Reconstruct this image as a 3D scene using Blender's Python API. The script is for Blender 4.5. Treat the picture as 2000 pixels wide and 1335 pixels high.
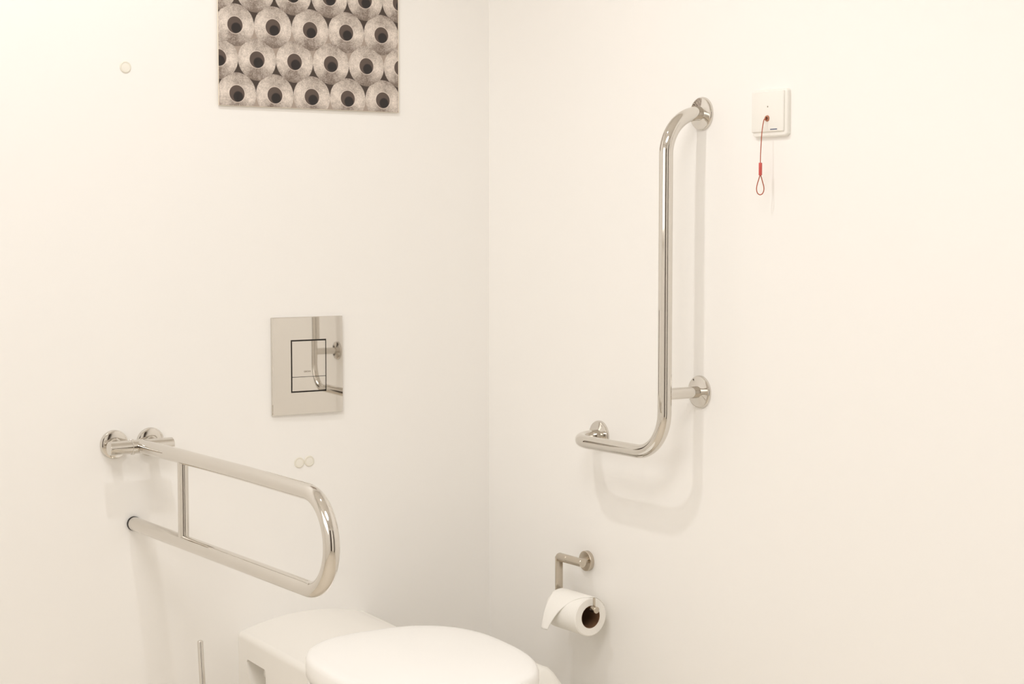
import bpy, bmesh, math
from mathutils import Vector, Matrix

# ------------------------------------------------------------ scene reset
for o in list(bpy.data.objects):
    bpy.data.objects.remove(o, do_unlink=True)
scene = bpy.context.scene
COL = scene.collection

# ------------------------------------------------------------ camera
F_PX = 3350.0                       # focal length in pixels of the 2000 px wide frame
YAW = math.radians(34.5)            # turned this far from the left wall's normal
PITCH = math.atan(232.5 / F_PX)
fh = Vector((math.sin(YAW), math.cos(YAW), 0))
rt = Vector((math.cos(YAW), -math.sin(YAW), 0))
fw = fh * math.cos(PITCH) - Vector((0, 0, 1)) * math.sin(PITCH)
up = rt.cross(fw)
cam_d = bpy.data.cameras.new('camera')
cam = bpy.data.objects.new('camera', cam_d)
COL.objects.link(cam)
M = Matrix((rt, up, -fw)).transposed().to_4x4()
M.translation = Vector((-2.066, -3.094, 1.25))
cam.matrix_world = M
cam_d.sensor_width = 36.0
cam_d.lens = 36.0 * F_PX / 2000.0
cam_d.clip_start = 0.02
scene.camera = cam

# ------------------------------------------------------------ world and colour management
world = bpy.data.worlds.new('world')
scene.world = world
world.use_nodes = True
world.node_tree.nodes['Background'].inputs[0].default_value = (0.9, 0.85, 0.78, 1)
world.node_tree.nodes['Background'].inputs[1].default_value = 0.0
vs = scene.view_settings
vs.view_transform = 'Standard'
vs.look = 'None'
vs.exposure = -0.46
vs.gamma = 1.0
vs.use_curve_mapping = False

scene.cycles.max_bounces = 16
scene.cycles.diffuse_bounces = 10
scene.cycles.glossy_bounces = 6

# ------------------------------------------------------------ ceiling lamps (the downlight and an added wide fill)
LAMP_COL = (1.0, 0.986, 0.982)
CEIL = 2.45
LAMPS = [  # x, y, disc diameter, watts
    (-1.05, -0.76, 0.055, 39.0),      # narrow-beam downlight above the toilet
    (-1.60, -1.95, 0.90, 17.0),      # wide flat fill lamp, an added fixture to brighten the room
]
for lx, ly, ld, lw in LAMPS:
    if ld < 0.2:
        ad = bpy.data.lights.new('downlight_and_fill', 'SPOT')
        ad.spot_size = math.radians(152); ad.spot_blend = 0.6
        ad.shadow_soft_size = ld / 2
    else:
        ad = bpy.data.lights.new('downlight_and_fill', 'AREA')
        ad.shape = 'DISK'
        ad.size = ld
    ad.energy = lw
    ad.color = LAMP_COL
    ao = bpy.data.objects.new('downlight_and_fill', ad)
    COL.objects.link(ao)
    ao.location = (lx, ly, CEIL - 0.012)

# daylight through the frosted high window in the left side wall
wd = bpy.data.lights.new('window_light', 'AREA')
wd.shape = 'RECTANGLE'; wd.size = 0.85; wd.size_y = 1.60
wd.energy = 2.5; wd.color = (1.0, 0.986, 0.98)
wo = bpy.data.objects.new('window_light', wd); COL.objects.link(wo)
wo.location = (-2.72, -1.45, 1.70); wo.rotation_euler = (0, -math.pi / 2, 0)

# ------------------------------------------------------------ helpers: tags and objects
def finish(me, smooth=40):
    bmx = bmesh.new(); bmx.from_mesh(me)
    bmesh.ops.recalc_face_normals(bmx, faces=bmx.faces)
    bmx.to_mesh(me); bmx.free()
    if smooth is not None:
        for p in me.polygons:
            p.use_smooth = True
        me.set_sharp_from_angle(angle=math.radians(smooth))

def obj(name, bm, mat, parent=None, smooth=40):
    me = bpy.data.meshes.new(name)
    bm.to_mesh(me); bm.free()
    finish(me, smooth)
    me.materials.append(mat)
    o = bpy.data.objects.new(name, me)
    COL.objects.link(o)
    if parent is not None:
        o.parent = parent
        if parent.type == 'EMPTY' or parent.parent is not None:
            o.matrix_parent_inverse = Matrix.Identity(4)
            base = world_offset(parent)
            o.location = -base
    return o

def world_offset(o):
    v = Vector((0, 0, 0))
    while o is not None:
        v += o.location
        o = o.parent
    return v

def thing(name, label, cat, loc=(0, 0, 0), group=None):
    o = bpy.data.objects.new(name, None)
    o.empty_display_size = 0.05
    COL.objects.link(o)
    o.location = loc
    o['label'] = label; o['category'] = cat
    if group: o['group'] = group
    return o

def struct(o):
    o['kind'] = 'structure'
    return o

# ------------------------------------------------------------ helpers: shapes (all in world coordinates)
def box(bm, x0, x1, y0, y1, z0, z1, bevel=0.0, seg=3):
    r = bmesh.ops.create_cube(bm, size=1.0)
    vs_ = r['verts']
    bmesh.ops.scale(bm, vec=(x1 - x0, y1 - y0, z1 - z0), verts=vs_)
    bmesh.ops.translate(bm, vec=((x0 + x1) / 2, (y0 + y1) / 2, (z0 + z1) / 2), verts=vs_)
    if bevel > 0:
        es = list({e for v in vs_ for e in v.link_edges})
        bmesh.ops.bevel(bm, geom=es, offset=bevel, segments=seg, profile=0.5, affect='EDGES')

def lathe(bm, origin, axis, prof, seg=64):
    """prof: list of (radius, distance along axis)"""
    ax = Vector(axis).normalized()
    ref = Vector((0, 0, 1)) if abs(ax.z) < 0.9 else Vector((1, 0, 0))
    u = ax.cross(ref).normalized(); v = ax.cross(u)
    o = Vector(origin)
    rings = []
    for r, d in prof:
        if r <= 1e-7:
            rings.append([bm.verts.new(o + ax * d)])
        else:
            rings.append([bm.verts.new(o + ax * d + (u * math.cos(2 * math.pi * k / seg) + v * math.sin(2 * math.pi * k / seg)) * r) for k in range(seg)])
    for a, b in zip(rings, rings[1:]):
        if len(a) == 1 and len(b) == 1:
            continue
        if len(a) == 1:
            for k in range(seg): bm.faces.new((a[0], b[k], b[(k + 1) % seg]))
        elif len(b) == 1:
            for k in range(seg): bm.faces.new((a[k], b[0], a[(k + 1) % seg]))
        else:
            for k in range(seg): bm.faces.new((a[k], b[k], b[(k + 1) % seg], a[(k + 1) % seg]))

def fillet(pts, radii, n=20):
    """polyline with its inner corners rounded"""
    pts = [Vector(p) for p in pts]
    out = [pts[0]]
    for i in range(1, len(pts) - 1):
        p0, p, p1 = pts[i - 1], pts[i], pts[i + 1]
        a = (p0 - p).normalized(); b = (p1 - p).normalized()
        ang = a.angle(b)
        r = radii[i - 1]
        t = r / math.tan(ang / 2)
        c = p + (a + b).normalized() * (r / math.sin(ang / 2))
        s = p + a * t - c; e = p + b * t - c
        tot = s.angle(e)
        nrm = s.cross(e).normalized()
        for k in range(n + 1):
            out.append(c + Matrix.Rotation(tot * k / n, 3, nrm) @ s)
    out.append(pts[-1])
    res = [out[0]]
    for q in out[1:]:
        if (q - res[-1]).length > 1e-5: res.append(q)
    return res

def tube(bm, path, r, seg=32, cap=True):
    path = [Vector(p) for p in path]
    n = len(path)
    tans = []
    for i in range(n):
        if i == 0: t = path[1] - path[0]
        elif i == n - 1: t = path[-1] - path[-2]
        else: t = (path[i + 1] - path[i]).normalized() + (path[i] - path[i - 1]).normalized()
        tans.append(t.normalized())
    ref = Vector((0, 0, 1)) if abs(tans[0].z) < 0.9 else Vector((1, 0, 0))
    u = tans[0].cross(ref).normalized()
    rings = []
    for i in range(n):
        if i:
            q = tans[i - 1].rotation_difference(tans[i])
            u = (q @ u).normalized()
        v = tans[i].cross(u).normalized()
        rr = r[i] if isinstance(r, (list, tuple)) else r
        rings.append([bm.verts.new(path[i] + (u * math.cos(2 * math.pi * k / seg) + v * math.sin(2 * math.pi * k / seg)) * rr) for k in range(seg)])
    for a, b in zip(rings, rings[1:]):
        for k in range(seg): bm.faces.new((a[k], b[k], b[(k + 1) % seg], a[(k + 1) % seg]))
    if cap:
        bm.faces.new(rings[0]); bm.faces.new(list(reversed(rings[-1])))

def loft(bm, rings, close_start=True, close_end=True):
    rv = [[bm.verts.new(p) for p in ring] for ring in rings]
    n = len(rv[0])
    for a, b in zip(rv, rv[1:]):
        for k in range(n): bm.faces.new((a[k], b[k], b[(k + 1) % n], a[(k + 1) % n]))
    if close_start: bm.faces.new(rv[0])
    if close_end: bm.faces.new(list(reversed(rv[-1])))

def boolean_cut(target, cutters):
    """cut the cutters out of the target mesh and remove them again"""
    for c in cutters:
        m = target.modifiers.new('cut', 'BOOLEAN')
        m.operation = 'DIFFERENCE'; m.solver = 'EXACT'; m.object = c
    bpy.context.view_layer.update()
    dg = bpy.context.evaluated_depsgraph_get()
    me = bpy.data.meshes.new_from_object(target.evaluated_get(dg))
    target.modifiers.clear()
    target.data = me
    for c in cutters:
        bpy.data.objects.remove(c, do_unlink=True)
    for p in me.polygons: p.use_smooth = True
    me.set_sharp_from_angle(angle=math.radians(20 if target.name.startswith('plate') else 30))

# ------------------------------------------------------------ materials
def srgb(r, g, b):
    f = lambda c: (c / 255 / 12.92) if c / 255 <= 0.04045 else ((c / 255 + 0.055) / 1.055) ** 2.4
    return (f(r), f(g), f(b), 1)

def mat(name, col, rough=0.5, metal=0.0, spec=0.5, noise=None, bump=None, coat=0.0):
    m = bpy.data.materials.new(name)
    m.use_nodes = True
    nt = m.node_tree
    b = nt.nodes['Principled BSDF']
    b.inputs['Base Color'].default_value = col if len(col) == 4 else (*col, 1)
    b.inputs['Roughness'].default_value = rough
    b.inputs['Metallic'].default_value = metal
    b.inputs['Specular IOR Level'].default_value = spec
    b.inputs['Coat Weight'].default_value = coat
    tc = nt.nodes.new('ShaderNodeTexCoord')
    if noise:
        scale, amount = noise
        n = nt.nodes.new('ShaderNodeTexNoise'); n.inputs['Scale'].default_value = scale
        n.inputs['Detail'].default_value = 4
        nt.links.new(tc.outputs['Object'], n.inputs['Vector'])
        mx = nt.nodes.new('ShaderNodeMix'); mx.data_type = 'RGBA'
        c = b.inputs['Base Color'].default_value
        mx.inputs[6].default_value = tuple(x * (1 - amount) for x in c[:3]) + (1,)
        mx.inputs[7].default_value = tuple(min(1, x * (1 + amount)) for x in c[:3]) + (1,)
        nt.links.new(n.outputs['Fac'], mx.inputs[0])
        nt.links.new(mx.outputs[2], b.inputs['Base Color'])
    if bump:
        scale, strength, dist = bump
        n2 = nt.nodes.new('ShaderNodeTexNoise'); n2.inputs['Scale'].default_value = scale
        nt.links.new(tc.outputs['Object'], n2.inputs['Vector'])
        bp = nt.nodes.new('ShaderNodeBump')
        bp.inputs['Strength'].default_value = strength; bp.inputs['Distance'].default_value = dist
        nt.links.new(n2.outputs['Fac'], bp.inputs['Height'])
        nt.links.new(bp.outputs[0], b.inputs['Normal'])
    return m

M_WALL = mat('wall_laminate', (0.917, 0.905, 0.882), 0.42, spec=0.35, noise=(2.0, 0.006), bump=(9, 0.05, 0.002))
M_CEIL = mat('ceiling_paint', (0.92, 0.90, 0.87), 0.9, noise=(3.0, 0.01))
M_FLOOR = mat('floor_vinyl', (0.74, 0.68, 0.59), 0.45, noise=(40, 0.12))
M_DOOR = mat('door_veneer', (0.06, 0.042, 0.03), 0.45, noise=(6, 0.3))
M_TRIM = mat('door_trim', (0.10, 0.08, 0.065), 0.5, noise=(6, 0.1))
M_CHROME = mat('polished_steel', (0.71, 0.68, 0.635), 0.045, metal=1.0, noise=(30, 0.01))
M_PLATE = mat('chrome_plate', (0.72, 0.69, 0.645), 0.03, metal=1.0, noise=(30, 0.005))
M_NICKEL = mat('brushed_nickel', (0.60, 0.54, 0.46), 0.26, metal=1.0, noise=(120, 0.04))
M_CERAMIC = mat('glazed_ceramic', (0.86, 0.84, 0.80), 0.12, spec=0.5, noise=(4, 0.004))
M_LID = mat('white_duroplast', (0.965, 0.96, 0.945), 0.22, spec=0.5, noise=(4, 0.003))
M_PLASTIC = mat('white_plastic', (0.88, 0.865, 0.82), 0.3, noise=(10, 0.005))
M_PAPER = mat('tissue_paper', (0.93, 0.915, 0.875), 0.95, spec=0.1, noise=(300, 0.01), bump=(260, 0.25, 0.001))
M_CARD = mat('core_cardboard', (0.20, 0.115, 0.065), 0.9, spec=0.1, noise=(150, 0.1))
M_RUBBER = mat('black_rubber', (0.02, 0.018, 0.016), 0.6, noise=(60, 0.1))
M_DARK = mat('painted_gap_shade', (0.03, 0.025, 0.02), 0.5, noise=(60, 0.1))  # near-black colour for the shade in the flush button gaps
M_RED = mat('red_plastic', srgb(206, 88, 82), 0.35, noise=(60, 0.02))
M_CORD = mat('cord_orange_red', srgb(176, 92, 66), 0.6, noise=(400, 0.08))
M_COPPER = mat('grommet_brown', srgb(186, 126, 100), 0.35, metal=0.3, noise=(90, 0.05))
M_BLUE = mat('blue_print', srgb(70, 84, 120), 0.4, noise=(90, 0.03))
M_GREY = mat('grey_print', srgb(150, 140, 128), 0.4, noise=(90, 0.03))
M_DOT = mat('translucent_bumper', (0.86, 0.835, 0.76, 1), 0.35, noise=(60, 0.02))
M_DOTRIM = mat('bumper_rim', (0.80, 0.77, 0.68, 1), 0.4, noise=(60, 0.02))
M_EDGE = mat('panel_edge_white', srgb(236, 225, 208), 0.4, noise=(60, 0.01))

def lamp_mat(name, strength):
    m = bpy.data.materials.new(name); m.use_nodes = True
    b = m.node_tree.nodes['Principled BSDF']
    b.inputs['Base Color'].default_value = (0.9, 0.88, 0.85, 1)
    b.inputs['Emission Color'].default_value = (*LAMP_COL, 1)
    b.inputs['Emission Strength'].default_value = strength
    return m
M_LAMP = lamp_mat('lamp_diffuser', 4.0)
M_PANE = lamp_mat('frosted_glass_daylight', 1.2)

# printed photograph of stacked rolls, all nodes
PX0, PZ0 = -0.6347, 1.4780
def print_mat():
    m = bpy.data.materials.new('print_of_stacked_rolls'); m.use_nodes = True
    nt = m.node_tree; N = nt.nodes; Lk = nt.links
    b = N['Principled BSDF']; b.inputs['Roughness'].default_value = 0.35
    def mth(op, *a):
        n = N.new('ShaderNodeMath'); n.operation = op
        for i, v in enumerate(a):
            if isinstance(v, (int, float)): n.inputs[i].default_value = v
            else: Lk.new(v, n.inputs[i])
        return n.outputs[0]
    def sstep(v, lo, hi):
        n = N.new('ShaderNodeMapRange'); n.interpolation_type = 'SMOOTHSTEP'
        Lk.new(v, n.inputs[0]); n.inputs[1].default_value = lo; n.inputs[2].default_value = hi
        return n.outputs[0]
    def mixc(f, a, c):
        n = N.new('ShaderNodeMix'); n.data_type = 'RGBA'
        if isinstance(f, (int, float)): n.inputs[0].default_value = f
        else: Lk.new(f, n.inputs[0])
        for i, v in ((6, a), (7, c)):
            if isinstance(v, tuple): n.inputs[i].default_value = v
            else: Lk.new(v, n.inputs[i])
        return n.outputs[2]
    tc = N.new('ShaderNodeTexCoord'); sp = N.new('ShaderNodeSeparateXYZ')
    Lk.new(tc.outputs['Object'], sp.inputs[0])
    x, z = sp.outputs[0], sp.outputs[2]
    u = mth('ADD', x, mth('MULTIPLY', z, 0.0215))
    P, PZ = 0.0822, 0.1327
    def lattice(ox, oz):
        du = mth('WRAP', mth('SUBTRACT', u, ox), P / 2, -P / 2)
        dz = mth('WRAP', mth('SUBTRACT', z, oz), PZ / 2, -PZ / 2)
        d = mth('SQRT', mth('ADD', mth('MULTIPLY', du, du), mth('MULTIPLY', dz, dz)))
        return du, dz, d
    ax, az, ad = lattice(0.0394, 0.0240)
    bx, bz, bd = lattice(0.0026, 0.0918)
    useA = mth('LESS_THAN', ad, bd)
    def pick(p, q): return mth('ADD', mth('MULTIPLY', p, useA), mth('MULTIPLY', q, mth('SUBTRACT', 1.0, useA)))
    dx, dz, d = pick(ax, bx), pick(az, bz), pick(ad, bd)
    th = mth('ARCTAN2', dz, dx)
    nz = N.new('ShaderNodeTexNoise'); nz.inputs['Scale'].default_value = 95; nz.inputs['Detail'].default_value = 6
    nz.inputs['Roughness'].default_value = 0.7
    Lk.new(tc.outputs['Object'], nz.inputs['Vector'])
    nz2 = N.new('ShaderNodeTexNoise'); nz2.inputs['Scale'].default_value = 420; nz2.inputs['Detail'].default_value = 3
    Lk.new(tc.outputs['Object'], nz2.inputs['Vector'])
    # soft bow-tie of tone round the paper face: lighter up-left and right, darker below and straight above
    bow = mth('COSINE', mth('MULTIPLY', mth('ADD', th, 0.25), 2.0))
    low = sstep(mth('SINE', mth('SUBTRACT', th, 0.15)), -0.35, -1.0)
    tone = mth('ADD', 0.60, mth('MULTIPLY', bow, 0.20))
    tone = mth('SUBTRACT', tone, mth('MULTIPLY', low, 0.28))
    rr = mth('MULTIPLY', sstep(d, 0.030, 0.041), 0.14)
    tone = mth('SUBTRACT', tone, rr)
    grain = mth('ADD', mth('MULTIPLY', mth('SUBTRACT', nz.outputs['Fac'], 0.5), 1.3), mth('MULTIPLY', mth('SUBTRACT', nz2.outputs['Fac'], 0.5), 0.9))
    tone = mth('ADD', tone, grain)
    tone_n = N.new('ShaderNodeClamp'); Lk.new(tone, tone_n.inputs[0])
    face = mixc(tone_n.outputs[0], srgb(122, 108, 98), srgb(236, 225, 215))
    # rim of light card round the hole
    rim = mth('MULTIPLY', sstep(d, 0.0182, 0.0168), 1.0)
    face = mixc(mth('MULTIPLY', rim, 0.75), face, srgb(226, 214, 203))
    # the hole: brown card at the upper left, near black at the lower right
    hx = mth('SUBTRACT', dx, 0.0025); hz = mth('ADD', dz, 0.0060)
    hd = mth('SQRT', mth('ADD', mth('MULTIPLY', hx, hx), mth('MULTIPLY', hz, hz)))
    inner = sstep(hd, 0.0120, 0.0090)
    hole = mixc(inner, srgb(88, 74, 67), srgb(34, 27, 26))
    face = mixc(sstep(d, 0.0168, 0.0158), face, hole)
    # the gaps between rolls: dark above the A rows, the pale roll sides above the B rows
    aboveA = mth('GREATER_THAN', az, 0.0)
    gap = mixc(aboveA, srgb(176, 161, 149), srgb(56, 44, 38))
    ng = mixc(mth('MULTIPLY', nz.outputs['Fac'], 0.35), gap, srgb(96, 82, 72))
    col = mixc(sstep(d, 0.0416, 0.0406), ng, face)
    Lk.new(col, b.inputs['Base Color'])
    return m
M_PRINT = print_mat()

# ------------------------------------------------------------ the room
XL, YB = -2.75, -3.55
def slab(name, *b, mat_=None):
    bm = bmesh.new(); box(bm, *b)
    return struct(obj(name, bm, mat_, smooth=None))
slab('floor', XL - .1, 0.1, YB - .1, 0.1, -0.1, 0, mat_=M_FLOOR)
slab('ceiling', XL - .1, 0.1, YB - .1, 0.1, CEIL, CEIL + .1, mat_=M_CEIL)
slab('wall_left', XL - .1, 0.1, 0, 0.1, 0, CEIL, mat_=M_WALL)
slab('wall_right', 0, 0.1, YB - .1, 0, 0, CEIL, mat_=M_WALL)
slab('wall_side', XL - .1, XL, YB - .1, 0, 0, CEIL, mat_=M_WALL)
slab('wall_back', XL, 0, YB - .1, YB, 0, CEIL, mat_=M_WALL)
# dark door behind the camera (seen only as streaks in the steel)
bm = bmesh.new(); box(bm, -2.66, -1.86, YB, YB + .03, 0, 2.05, 0.003)
door = struct(obj('door_1', bm, M_DOOR))
bm = bmesh.new()
lathe(bm, (-1.94, YB + .03, 1.02), (0, 1, 0), [(0, 0), (.025, 0), (.025, .008), (.01, .008), (.01, .05), (0, .05)], 32)
box(bm, -2.05, -1.93, YB + .07, YB + .09, 1.01, 1.03, .005)
obj('door_handle', bm, M_NICKEL, door)
bm = bmesh.new()
box(bm, -2.72, -2.66, YB, YB + .04, 0, 2.11, .003); box(bm, -1.86, -1.80, YB, YB + .04, 0, 2.11, .003)
box(bm, -2.66, -1.86, YB, YB + .04, 2.05, 2.11, .003)
struct(obj('trim_1', bm, M_TRIM))
# frosted window, high in the side wall
bm = bmesh.new()
for b_ in ((-2.31, -2.26, 1.22, 2.18), (-.64, -.59, 1.22, 2.18), (-2.26, -.64, 1.22, 1.265), (-2.26, -.64, 2.135, 2.18)):
    box(bm, XL, XL + .022, b_[0], b_[1], b_[2], b_[3], .002)
win = struct(obj('window_1', bm, M_CEIL))
bm = bmesh.new(); box(bm, XL, XL + .012, -2.26, -.64, 1.265, 2.135)
obj('frosted_pane', bm, M_PANE, win)
# tall dark unit added out of view for a dark streak in the steel
t = thing('added_cabinet', 'added tall narrow dark unit, unseen behind the camera, for a dark streak in the steel', 'added_cabinet', (-.32, YB + .10, 0))
bm = bmesh.new(); box(bm, -.50, -.14, YB + .001, YB + .20, 0.0, 1.95, .003)
obj('added_cabinet_body', bm, M_DOOR, t)
bm = bmesh.new(); box(bm, -.497, -.143, YB + .201, YB + .219, 0.08, 1.945, .002)
cd_ = obj('added_cabinet_door', bm, M_DOOR, t)
bm = bmesh.new(); tube(bm, [(-.46, YB + .235, .95), (-.46, YB + .235, 1.15)], .006, 16)
box(bm, -.465, -.455, YB + .218, YB + .235, .96, .97); box(bm, -.465, -.455, YB + .218, YB + .235, 1.13, 1.14)
obj('added_cabinet_handle', bm, M_NICKEL, cd_)

for i, (lx, ly, ld, lw) in enumerate(LAMPS):
    t = thing('ceiling_and_fill_light',
              ['small round recessed downlight in the ceiling above the toilet',
               'large round flat fill lamp added on the ceiling in the middle of the room'][i], 'lamp', (lx, ly, CEIL))
    bm = bmesh.new()
    r = ld / 2
    lathe(bm, (lx, ly, CEIL), (0, 0, -1), [(r + .002, 0), (r + .018, 0), (r + .018, .006), (r + .002, .010), (r + .002, 0)], 48)
    obj('lamp_trim', bm, M_PLASTIC, t)
    bm = bmesh.new()
    lathe(bm, (lx, ly, CEIL), (0, 0, -1), [(r + .002, 0), (r + .002, .004), (0, .004)], 48)
    obj('lamp_diffuser', bm, M_LAMP, t)

# ------------------------------------------------------------ L-shaped grab bar, right wall
GY, GX = -0.700, -0.085
ZT, ZM, ZB = 1.448, 0.940, 0.828
GYL = -0.397
t = thing('grab_bar', 'polished steel L-shaped grab bar with a long upright and three round wall flanges', 'grab bar', (0, GY, ZM))
bm = bmesh.new()
path = fillet([(-0.004, GY, ZT), (GX, GY, ZT), (GX, GY, ZB), (GX, GYL, ZB), (-0.004, GYL, ZB)], [0.076, 0.080, 0.078], 24)
tube(bm, path, 0.0128, 40)
obj('bar', bm, M_CHROME, t, 50)
bm = bmesh.new()
tube(bm, [(-0.004, GY, ZM), (GX, GY, ZM)], 0.0108, 32)
obj('strut', bm, M_CHROME, t)
def flange_prof(r, th, inner):
    return [(0, 0), (r, 0), (r, th * .5), (r - .0015, th * .85), (r - .004, th), (inner + .002, th * 1.02), (inner, th * 1.2), (0, th * 1.2)]
for y, z in ((GY, ZT), (GY, ZM), (GYL, ZB)):
    bm = bmesh.new()
    lathe(bm, (0, y, z), (-1, 0, 0), flange_prof(0.0302, 0.0065, 0.0125), 64)
    obj('flange', bm, M_CHROME, t, 35)

# ------------------------------------------------------------ fold-down support rail, left wall
RX, RZT, RZB = -0.820, 0.830, 0.676
t = thing('support_rail', 'polished steel fold-down rail looping out from the wall left of the toilet', 'grab rail', (RX, 0, RZT))
for x in (-0.857, -0.784):
    bm = bmesh.new()
    lathe(bm, (x, 0, 0.831), (0, -1, 0), flange_prof(0.0275, 0.0085, 0.010), 64)
    obj('flange', bm, M_CHROME, t, 35)
    bm = bmesh.new()
    tube(bm, [(x, -0.006, 0.831), (x, -0.047, 0.8295)], 0.0100, 32)
    obj('post', bm, M_CHROME, t)
bm = bmesh.new()
lathe(bm, (-0.885, -0.047, 0.8295), (1, 0, 0), [(0, 0), (.0118, 0), (.013, .0012), (.013, .1258), (.0118, .127), (0, .127)], 48)
obj('cross_tube', bm, M_CHROME, t, 35)
bm = bmesh.new()
lathe(bm, (-0.842, -0.047, 0.8295), (1, 0, 0), [(.0132, 0), (.0146, .0008), (.0146, .0052), (.0132, .006)], 48)
obj('collar', bm, M_CHROME, t, 35)
R = (RZT - RZB) / 2
bm = bmesh.new()
pth = [Vector((RX, -0.050, RZT)), Vector((RX, -0.25, RZT + .001)), Vector((RX, -0.50, RZT + .0015))]
yc = -0.715
for k in range(0, 41):
    a = math.pi / 2 + math.pi * k / 40
    pth.append(Vector((RX, yc + R * math.cos(a), RZB + R + R * math.sin(a))))
pth += [Vector((RX, -0.50, RZB)), Vector((RX, -0.25, RZB)), Vector((RX, -0.006, RZB))]
tube(bm, pth, 0.0132, 40)
obj('rail', bm, M_CHROME, t, 50)
bm = bmesh.new()
tube(bm, [(RX, -0.236, RZB), (RX, -0.236, RZT)], 0.0098, 32)
obj('brace', bm, M_CHROME, t)
bm = bmesh.new()
lathe(bm, (RX, -0.001, RZB), (0, -1, 0), [(0, 0), (.0137, 0), (.0137, .005), (0, .005)], 40)
obj('rubber_stop', bm, M_RUBBER, t)

# ------------------------------------------------------------ flush plate
fx0, fx1, fz0, fz1 = -0.5255, -0.3665, 0.8635, 1.0610
bx0, bx1, bz0, bz1 = -0.4850, -0.4055, 0.9085, 1.0150
TH = 0.009
t = thing('flush_plate', 'chrome rectangular toilet flush plate set on the wall above the toilet', 'flush plate', ((fx0 + fx1) / 2, 0, fz0))
def face_y(x, z):
    """front of the plate: a very slightly domed chrome face"""
    return -(TH - .0018) - 0.0119 * (x - fx0) - 0.0016 + ((x + .425) ** 2 + (z - .970) ** 2) / 7.0
def domed(bm, x0, x1, z0, z1, n, extra=0.0, lift=0.0):
    rows = []
    for j in range(n + 1):
        row = []
        for i in range(n + 1):
            u = i / n * 2 - 1
            x = x0 + (x1 - x0) * i / n; z = z0 + (z1 - z0) * j / n
            row.append(bm.verts.new((x, face_y(x, z) + lift - extra * (1 - u * u), z)))
        rows.append(row)
    for j in range(n):
        for i in range(n):
            bm.faces.new((rows[j][i], rows[j][i + 1], rows[j + 1][i + 1], rows[j + 1][i]))
    r = bmesh.ops.extrude_edge_only(bm, edges=[e for e in bm.edges if e.is_boundary])
    return [g for g in r['geom'] if isinstance(g, bmesh.types.BMVert)]
bm = bmesh.new()
for v in domed(bm, fx0, fx1, fz0, fz1, 28): v.co.y = 0.0
rim_e = [e for e in bm.edges if e.is_boundary]
bmesh.ops.holes_fill(bm, edges=rim_e)
corner = [e for e in bm.edges if len(e.link_faces) == 2 and e.calc_face_angle(0) > 1.0 and min(v.co.y for v in e.verts) < -.003]
bmesh.ops.bevel(bm, geom=corner, offset=.0011, segments=1, profile=0.5, affect='EDGES')
plate = obj('plate', bm, M_PLATE, t, 20)
bm = bmesh.new(); box(bm, bx0, bx1, -TH - .01, -TH + .0050, bz0, bz1)
cut = obj('cutter', bm, M_PLATE)
boolean_cut(plate, [cut])
def button(name, x0, x1, z0, z1):
    bm = bmesh.new()
    for v in domed(bm, x0, x1, z0, z1, 16, 0.0002, 0.0002): v.co.y += .0012
    return obj(name, bm, M_PLATE, t, 30)
g = 0.0030
zsplit = 0.9398
big = button('large_button', bx0 + g, bx1 - .0018, zsplit + .0005, bz1 - g)
button('small_button', bx0 + g, bx1 - .0018, bz0 + g, zsplit - .0005)
bm = bmesh.new(); box(bm, bx0 + .0002, bx1 - .0012, -TH + .0028, -TH + .0049, bz0 + .0002, bz1 - .0002)
obj('gap_shade_backing', bm, M_DARK, t, 30)  # dark sheet that paints the shadow in the gaps round the buttons
# maker's word on the large button
cu = bpy.data.curves.new('lettering', 'FONT'); cu.body = 'GROHE'; cu.size = 0.0046; cu.align_x = 'CENTER'; cu.extrude = 0.0001
to = bpy.data.objects.new('lettering', cu); COL.objects.link(to)
to.rotation_euler = (math.pi / 2, 0, 0); to.location = (-0.4485, face_y(-.4485, .949) - .0003, 0.9490)
bpy.context.view_layer.update()
me = bpy.data.meshes.new_from_object(to.evaluated_get(bpy.context.evaluated_depsgraph_get()))
me.transform(to.matrix_world)
bpy.data.objects.remove(to, do_unlink=True)
me.materials.clear(); me.materials.append(M_GREY)
to = bpy.data.objects.new('lettering', me); COL.objects.link(to); to.parent = big; to.location = (0, 0, 0)

# ------------------------------------------------------------ wall picture
t = thing('wall_picture', 'sepia photo panel of stacked paper rolls hung high on the wall', 'picture', (PX0, 0, PZ0))
PW, PH = 0.4064, 0.4064
bm = bmesh.new(); box(bm, PX0, PX0 + PW, -0.0060, -0.0030, PZ0, PZ0 + PH, 0.0004, 1)
obj('panel', bm, M_EDGE, t, 30)
bm = bmesh.new()
vsx = [bm.verts.new(p) for p in ((0.0006, 0, 0.0006), (PW - .0018, 0, 0.0006), (PW - .0018, 0, PH - .0006), (0.0006, 0, PH - .0006))]
bm.faces.new(vsx)
me = bpy.data.meshes.new('print'); bm.to_mesh(me); bm.free(); me.materials.append(M_PRINT)
po = bpy.data.objects.new('print', me); COL.objects.link(po); po.parent = t; po.location = (0, -0.0062, 0)
for dx in (0.05, PW - .07):
    for dz in (PH - .07, .05):
        bm = bmesh.new(); box(bm, PX0 + dx, PX0 + dx + .02, -0.0030, 0, PZ0 + dz, PZ0 + dz + .02)
        obj('wall_mount', bm, M_PLASTIC, t)

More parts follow.
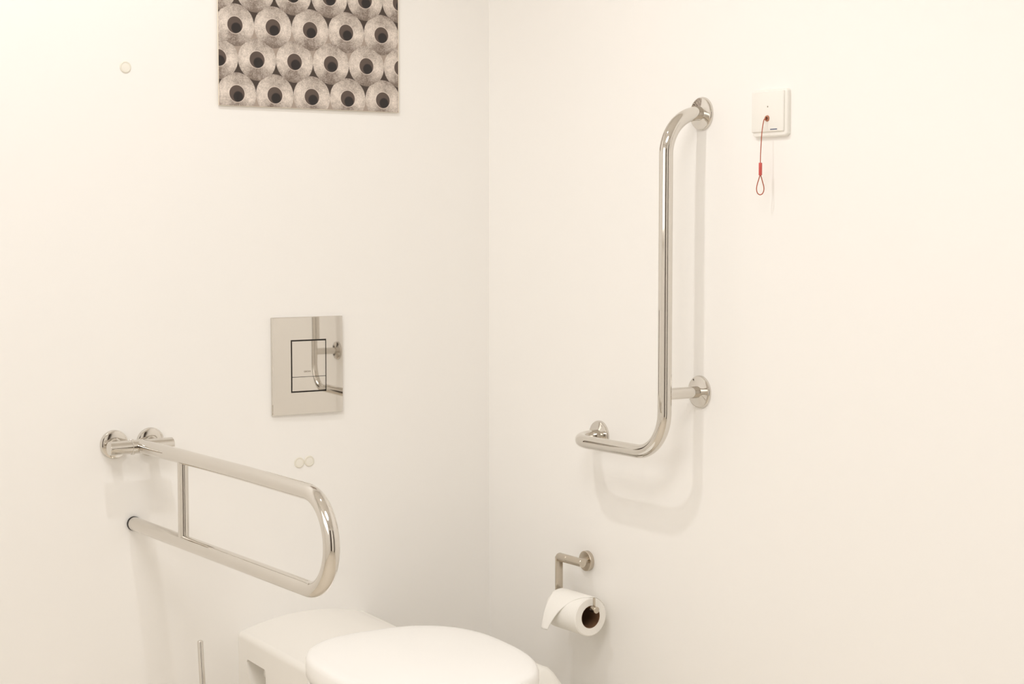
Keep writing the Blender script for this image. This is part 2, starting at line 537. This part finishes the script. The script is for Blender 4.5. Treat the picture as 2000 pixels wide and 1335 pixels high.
# ------------------------------------------------------------ round wall bumpers
def dot(x, z, label, group=None):
    t = thing('wall_bumper', label, 'wall bumper', (x, 0, z), group)
    bm = bmesh.new()
    lathe(bm, (x, 0, z), (0, -1, 0), [(.0075, .0012), (.0090, .0022), (.0108, .0016), (.0112, 0)], 40)
    obj('rim', bm, M_DOTRIM, t, 60)
    bm = bmesh.new()
    lathe(bm, (x, 0, z), (0, -1, 0), [(.0080, 0), (.0080, .0013), (.005, .0017), (0, .0018)], 40)
    obj('pad', bm, M_DOT, t, 60)
dot(-0.8222, 1.5421, 'small pale round wall bumper alone, left of the hanging picture')
dot(-0.4640, 0.7648, 'left pale round wall bumper of the touching pair below the flush plate', 'pair of round bumpers')
dot(-0.4412, 0.7662, 'right pale round wall bumper of the touching pair below the flush plate', 'pair of round bumpers')

# ------------------------------------------------------------ emergency pull cord box
cy0, cy1, cz0, cz1 = -0.9300, -0.8430, 1.3985, 1.4805
t = thing('alarm_pull_switch', 'white square alarm switch plate high on the right wall', 'alarm switch', (0, (cy0 + cy1) / 2, cz0))
bm = bmesh.new()
box(bm, -0.0085, 0, cy0, cy1, cz0, cz1)
bmesh.ops.bevel(bm, geom=[e for e in bm.edges if abs((e.verts[0].co - e.verts[1].co).x) > .005], offset=.007, segments=5, profile=.5, affect='EDGES')
bmesh.ops.bevel(bm, geom=[e for e in bm.edges if all(abs(v.co.x + .0085) < 1e-5 for v in e.verts)], offset=.0035, segments=4, profile=.5, affect='EDGES')
obj('back_plate', bm, M_PLASTIC, t, 40)
bm = bmesh.new()
box(bm, -0.0115, -0.006, cy0 + .0060, cy1 - .0005, cz0 + .0085, cz1 - .0040, .0016, 3)
obj('front_plate', bm, M_PLASTIC, t, 40)
bm = bmesh.new()
lathe(bm, (-0.0114, -0.8838, 1.4300), (-1, 0, 0), [(.0022, .0005), (.0030, .0022), (.0048, .0020), (.0056, 0)], 32)
obj('cord_grommet', bm, M_COPPER, t, 50)
bm = bmesh.new()
lathe(bm, (-0.0114, -0.8838, 1.4300), (-1, 0, 0), [(.0026, .0), (.0026, .0008), (0, .0008)], 24)
obj('cord_hole', bm, M_RUBBER, t)
bm = bmesh.new()
lathe(bm, (-0.0114, -0.8847, 1.4502), (-1, 0, 0), [(.0013, 0), (.0013, .0005), (0, .0007)], 20)
obj('indicator', bm, M_GREY, t)
bm = bmesh.new()
box(bm, -0.0118, -0.0114, -0.9085, -0.8915, 1.4101, 1.4117)
obj('printed_mark', bm, M_BLUE, t)
cp = [(-0.0130, -0.8838, 1.4295), (-0.0185, -0.8838, 1.4280), (-0.0215, -0.8840, 1.4190), (-0.0245, -0.8842, 1.4010), (-0.0262, -0.8845, 1.3800), (-0.0270, -0.8846, 1.3620), (-0.0270, -0.8846, 1.3500)]
# smooth the cord with a Catmull-Rom walk
def catmull(pts, n=8, closed=False):
    P = [Vector(p) for p in pts]; out = []
    m = len(P)
    rng = range(m) if closed else range(m - 1)
    for i in rng:
        p0 = P[(i - 1) % m] if closed or i > 0 else P[0]
        p1 = P[i]; p2 = P[(i + 1) % m]
        p3 = P[(i + 2) % m] if closed or i + 2 < m else P[-1]
        for k in range(n):
            s = k / n
            out.append(0.5 * ((2 * p1) + (-p0 + p2) * s + (2 * p0 - 5 * p1 + 4 * p2 - p3) * s * s + (-p0 + 3 * p1 - 3 * p2 + p3) * s ** 3))
    if not closed: out.append(P[-1])
    return out
bm = bmesh.new(); tube(bm, catmull(cp), 0.00085, 10)
cord = obj('pull_cord', bm, M_CORD, t, 60)
bm = bmesh.new()
lathe(bm, (-0.0270, -0.8846, 1.3535), (0, 0, -1), [(0, 0), (.0028, 0), (.0030, .0006), (.0030, .0210), (.0028, .0216), (0, .0216)], 24)
obj('cord_sleeve', bm, M_RED, t, 40)
lx_, ly_ = 0.824, -0.566            # the loop lies in a plane facing into the room
lp = [(-.0270 + lx_ * w, -.8846 + ly_ * w, z) for w, z in ((0, 1.334), (-.0030, 1.324), (-.0060, 1.313), (-.0062, 1.306), (-.0040, 1.3005), (0, 1.2985), (.0040, 1.3005), (.0062, 1.306), (.0060, 1.313), (.0030, 1.324), (0, 1.334))]
bm = bmesh.new(); tube(bm, catmull(lp), 0.0009, 10)
obj('cord_loop', bm, M_CORD, t, 60)

# ------------------------------------------------------------ toilet roll holder and roll
HX = -0.045
t = thing('toilet_roll_holder', 'brushed nickel wall holder carrying the white toilet roll', 'roll holder', (0, -0.3598, 0.5705))
bm = bmesh.new()
lathe(bm, (0, -0.3598, 0.5705), (-1, 0, 0), [(0, 0), (.0200, 0), (.0205, .0008), (.0205, .0082), (.0195, .0092), (0, .0092)], 48)
obj('flange', bm, M_NICKEL, t, 35)
bm = bmesh.new()
tube(bm, [(-0.008, -0.3850 + .018, 0.5740), (-0.036, -0.3850, 0.5755)], 0.0068, 28)
obj('post', bm, M_NICKEL, t, 35)
bm = bmesh.new()
lathe(bm, (HX, -0.4020, 0.5770), (0, 1, 0), [(0, 0), (.0078, 0), (.0086, .0008), (.0086, .0480), (.0082, .0484), (.0082, .0494), (.0086, .0498), (.0086, .0790), (.0070, .0830), (0, .0845)], 40)
obj('top_rod', bm, M_NICKEL, t, 35)
bm = bmesh.new(); box(bm, HX - .0086, HX + .0086, -0.3235, -0.3190, 0.4880, 0.5790, .0012, 3)
obj('arm', bm, M_NICKEL, t, 35)
bm = bmesh.new()
lathe(bm, (-0.0520, -0.3200, 0.4938), (0, -1, 0), [(0, -.002), (.0045, -.002), (.0045, .122), (.0062, .1225), (.0066, .1232), (.0066, .1360), (.0058, .1368), (0, .1368)], 32)
obj('spindle', bm, M_NICKEL, t, 35)
bm = bmesh.new(); box(bm, -.0540, -.0500, -0.4500, -0.4460, 0.4968, 0.5168, .0006, 2)
obj('end_stop', bm, M_NICKEL, t, 35)

RR, RH = 0.0385, 0.0215
rcx, rcz, ry0, ry1 = -0.0530, 0.4770, -0.4385, -0.3370
t = thing('toilet_roll', 'white toilet roll with a folded loose end, hung on the nickel holder', 'toilet roll', (rcx, ry0, rcz - RR))
bm = bmesh.new()
lathe(bm, (rcx, ry0, rcz), (0, 1, 0), [(RH + .001, 0), (RR - .002, 0), (RR, .0018), (RR, ry1 - ry0 - .0018), (RR - .002, ry1 - ry0), (RH + .001, ry1 - ry0), (RH + .001, 0)], 64)
obj('paper', bm, M_PAPER, t, 40)
bm = bmesh.new()
lathe(bm, (rcx, ry0 + .0004, rcz), (0, 1, 0), [(RH, 0), (RH + .001, 0), (RH + .001, ry1 - ry0 - .0008), (RH, ry1 - ry0 - .0008), (RH, 0)], 48)
obj('core', bm, M_CARD, t, 40)
# the loose sheet: over the top of the roll, down its room side, folded to a point
bm = bmesh.new()
nu, nv = 18, 40
rows = []
for j in range(nv + 1):
    v = j / nv
    row = []
    arc = math.radians(62)                 # part of the sheet lying on the roll
    if v < 0.42:
        a = math.radians(62) - (v / 0.42) * math.radians(92)   # from the back of the top to the room side
        rad = RR + .0008
        cx = rcx + math.sin(a) * rad
        cz = rcz + math.cos(a) * rad
        s = 0.0
    else:
        a = math.radians(-30)
        s = (v - 0.42) / 0.58
        rad = RR + .0008
        cx = rcx + math.sin(a) * rad - s * 0.036 - 0.004 * math.sin(s * math.pi)
        cz = rcz + math.cos(a) * rad - s * 0.0660 + .006 * math.sin(s * math.pi)
    far = ry1 - .0005 - 0.012 * s
    near_full = ry0 + .0006
    # the near edge runs diagonally to the far edge from the roll's top to the tip
    w = min(1.0, max(0.0, (v - 0.30) / 0.70))
    near = near_full + (far - 0.020 - near_full) * (w ** 0.8)
    for i in range(nu + 1):
        uu = i / nu
        y = far + (near - far) * uu
        lift = 0.0022 * math.sin(uu * math.pi) * s
        row.append(bm.verts.new((cx - lift, y, cz)))
    rows.append(row)
for j in range(nv):
    for i in range(nu):
        bm.faces.new((rows[j][i], rows[j][i + 1], rows[j + 1][i + 1], rows[j + 1][i]))
sheet = obj('loose_sheet', bm, M_PAPER, t, 60)
sm = sheet.modifiers.new('thickness', 'SOLIDIFY'); sm.thickness = 0.0010; sm.offset = 0.0

# ------------------------------------------------------------ toilet
LCX, LYR, LHW, LB, LF, NB, NF, LZ, LS = -0.4412, -0.2346, 0.1969, 0.1915, 0.2292, 2.5858, 2.4714, 0.4661, 0.057
def lid_outline(scale=1.0, n=96, hw=LHW, lb=LB, lf=LF, yc=None, nb=NB, nf=NF, cx=LCX):
    yc = LYR - LB if yc is None else yc
    out = []
    for i in range(n):
        a = 2 * math.pi * i / n
        c, s = math.cos(a), math.sin(a)
        nn, l = (nb, lb) if s > 0 else (nf, lf)
        out.append((cx + scale * hw * math.copysign(abs(c) ** (2 / nn), c), yc + scale * l * math.copysign(abs(s) ** (2 / nn), s)))
    return out
def lz(y): return LZ + LS * (y - LYR)
t = thing('toilet', 'white toilet with closed glossy lid and a boxy rear ledge against the wall', 'toilet', (-0.4540, -0.3, 0))
bm = bmesh.new()
inset = lambda d: 1 - d / LHW
rings = []
for sc, dz in ((.04, .0075), (.3, .0070), (.55, .0056), (.75, .0034), (.88, .0012), (.94, -.0004), (.972, -.0026), (.99, -.0062), (1.0, -.0120), (1.002, -.0260), (0.998, -.0400), (0.985, -.0420), (.93, -.0420), (.90, -.036), (.3, -.034), (.04, -.034)):
    rings.append([(x, y, lz(y) + dz) for x, y in lid_outline(sc)])
loft(bm, rings)
obj('lid', bm, M_LID, t, 60)
bm = bmesh.new()
rings = []
for sc, dz in ((.975, -.0480), (.985, -.0520), (.985, -.0600), (.97, -.0640), (.64, -.0640), (.62, -.0580), (.64, -.0480), (.975, -.0480)):
    rings.append([(x, y, lz(y) + dz) for x, y in lid_outline(sc)])
loft(bm, rings, False, False)
obj('seat', bm, M_LID, t, 60)
for x in (LCX - .08, LCX + .08):
    bm = bmesh.new()
    lathe(bm, (x - .02, LYR + .004, LZ - .045), (1, 0, 0), [(0, 0), (.008, 0), (.009, .001), (.009, .039), (.008, .04), (0, .04)], 24)
    obj('hinge', bm, M_CHROME, t, 35)
# bowl
bm = bmesh.new()
rings = []
rimz = 0.385
for sc, z, yo in ((.60, rimz - .05, 0), (.62, rimz - .004, 0), (.66, rimz, 0), (.90, rimz, 0), (.94, rimz - .006, 0), (.945, rimz - .03, .0), (.90, rimz - .09, .008), (.78, rimz - .17, .025), (.66, rimz - .25, .045), (.60, .07, .06), (.60, .0, .06)):
    rings.append([(x, y + yo, z) for x, y in lid_outline(sc, hw=.188, lb=.18, lf=.225)])
loft(bm, rings, True, True)
obj('bowl', bm, M_CERAMIC, t, 60)
# rear ledge: section across X, run along Y from the wall
DX0, DX1 = -0.6030, -0.3080
def deck_section(y):
    s = -y
    slope = 0.048 * s
    fade = max(0.0, 1 - s / 0.26)
    drop = 0.0
    if s > 0.285: drop = 0.030 * min(1, (s - .285) / .04)
    ztop = 0.4375 - slope - drop
    hw = (DX1 - DX0) / 2; cx = (DX0 + DX1) / 2
    r = 0.013
    pts = [(cx - hw, y, 0.0), (cx - hw, y, 0.15), (cx - hw, y, 0.30)]
    for k in range(7):
        a = math.pi - (math.pi / 2) * k / 6
        pts.append((cx - hw + r + r * math.cos(a), y, ztop - r + r * math.sin(a)))
    nA = 28
    for k in range(1, nA):
        u = k / nA
        x = cx - hw + r + (2 * hw - 2 * r) * u
        sh = 1 - (1 - abs(math.sin(math.pi * u)) ** 0.9) ** 1
        arch = 0.019 * sh * (0.25 + .75 * fade) + 0.004 * u
        pts.append((x, y, ztop + arch))
    for k in range(7):
        a = math.pi / 2 - (math.pi / 2) * k / 6
        pts.append((cx + hw - r + r * math.cos(a), y, ztop + .004 - r + r * math.sin(a)))
    pts += [(cx + hw, y, 0.30), (cx + hw, y, 0.15), (cx + hw, y, 0.0)]
    return pts
bm = bmesh.new()
loft(bm, [deck_section(y) for y in (0, -.004, -.02, -.04, -.08, -.12, -.16, -.20, -.235, -.26, -.28, -.285, -.295, -.305, -.315, -.325, -.34)])
ledge = obj('rear_ledge', bm, M_CERAMIC, t, 35)
ledge_parent_loc = ledge.location.copy()
# side recesses with the fixing bolts
cuts = []
for side, x0, x1 in (('l', -0.70, -0.556), ('r', -0.355, -0.21)):
    bm = bmesh.new()
    prof = [(-.036, .3890), (-.036 - .012, .3870), (-.1180, .3835), (-.1205, .378), (-.126, .200), (-.076, .200), (-.066, .33)]
    prof = [(-.037, .3835), (-.041, .3880), (-.1150, .3840), (-.1195, .3790), (-.130, .200), (-.115, .200)]
    a = [bm.verts.new((x0, y, z)) for y, z in prof]
    b2 = [bm.verts.new((x1, y - .0, z)) for y, z in prof]
    bm.faces.new(a); bm.faces.new(list(reversed(b2)))
    for k in range(len(prof)):
        bm.faces.new((a[k], b2[k], b2[(k + 1) % len(prof)], a[(k + 1) % len(prof)]))
    cuts.append(obj('cutter', bm, M_CERAMIC))
boolean_cut(ledge, cuts)
for x, s in ((-0.556, -1), (-0.355, 1)):
    bm = bmesh.new()
    lathe(bm, (x, -0.0600, 0.3590), (s, 0, 0), [(0.0125, 0), (.0125, .006), (.0125, .010), (.0110, .0150), (.007, .0185), (0, .0200)], 32)
    obj('bolt_cap', bm, M_PLASTIC, t, 50)

# ------------------------------------------------------------ toilet brush
bxy = (-0.7110, -0.100)
t = thing('toilet_brush', 'toilet brush with a thin steel handle standing left of the toilet', 'toilet brush', (bxy[0], bxy[1], 0))
bm = bmesh.new()
lathe(bm, (bxy[0], bxy[1], 0), (0, 0, 1), [(0, 0), (.044, 0), (.046, .003), (.046, .15), (.044, .152), (.042, .150), (.042, .008), (0, .008)], 48)
obj('holder', bm, M_PLASTIC, t, 40)
top = Vector((-0.7300, -0.1000, 0.4555)); bot = Vector((-0.7150, -0.1000, 0.105))
bm = bmesh.new()
dirv = (top - bot).normalized(); L_ = (top - bot).length
lathe(bm, bot, dirv, [(0, 0), (.0056, 0), (.0056, L_ - .0015), (.0047, L_), (0, L_)], 28)
obj('handle', bm, M_CHROME, t, 35)
bm = bmesh.new()
prof = [(0, .012)] + [(.026 + .006 * math.sin(k * 2.1), .014 + .006 * k) for k in range(14)] + [(0, .100)]
lathe(bm, (bot.x, bot.y, 0), (0, 0, 1), prof, 40)
obj('bristle_head', bm, M_PLASTIC, t, 60)

# ------------------------------------------------------------ waste bin right of the toilet
t = thing('waste_bin', 'white plastic bin with a rounded top just right of the toilet lid', 'waste bin', (-0.165, -0.42, 0))
def rrect(cx, cy, hx, hy, r, z, n=8):
    pts = []
    for qx, qy, a0 in ((1, 1, 0), (-1, 1, 90), (-1, -1, 180), (1, -1, 270)):
        for k in range(n + 1):
            a = math.radians(a0 + 90 * k / n)
            pts.append((cx + qx * (hx - r) + r * math.cos(a), cy + qy * (hy - r) + r * math.sin(a), z))
    return pts
bcx, bcy = -0.1930, -0.4250
bm = bmesh.new()
loft(bm, [rrect(bcx, bcy, .048, .078, .025, 0), rrect(bcx, bcy, .050, .080, .025, .004), rrect(bcx, bcy, .058, .090, .028, .285), rrect(bcx, bcy, .056, .088, .028, .288)])
obj('bin_body', bm, M_PLASTIC, t, 50)
bm = bmesh.new()
loft(bm, [rrect(bcx, bcy, .060, .092, .028, .288), rrect(bcx, bcy, .062, .094, .030, .293), rrect(bcx, bcy, .060, .092, .030, .315), rrect(bcx, bcy, .054, .084, .028, .342), rrect(bcx, bcy, .041, .068, .026, .370), rrect(bcx, bcy, .030, .056, .022, .390), rrect(bcx - .002, bcy, .023, .050, .018, .399), rrect(bcx - .004, bcy, .015, .042, .012, .403), rrect(bcx - .006, bcy, .007, .034, .006, .404)])
obj('bin_lid', bm, M_PLASTIC, t, 60)
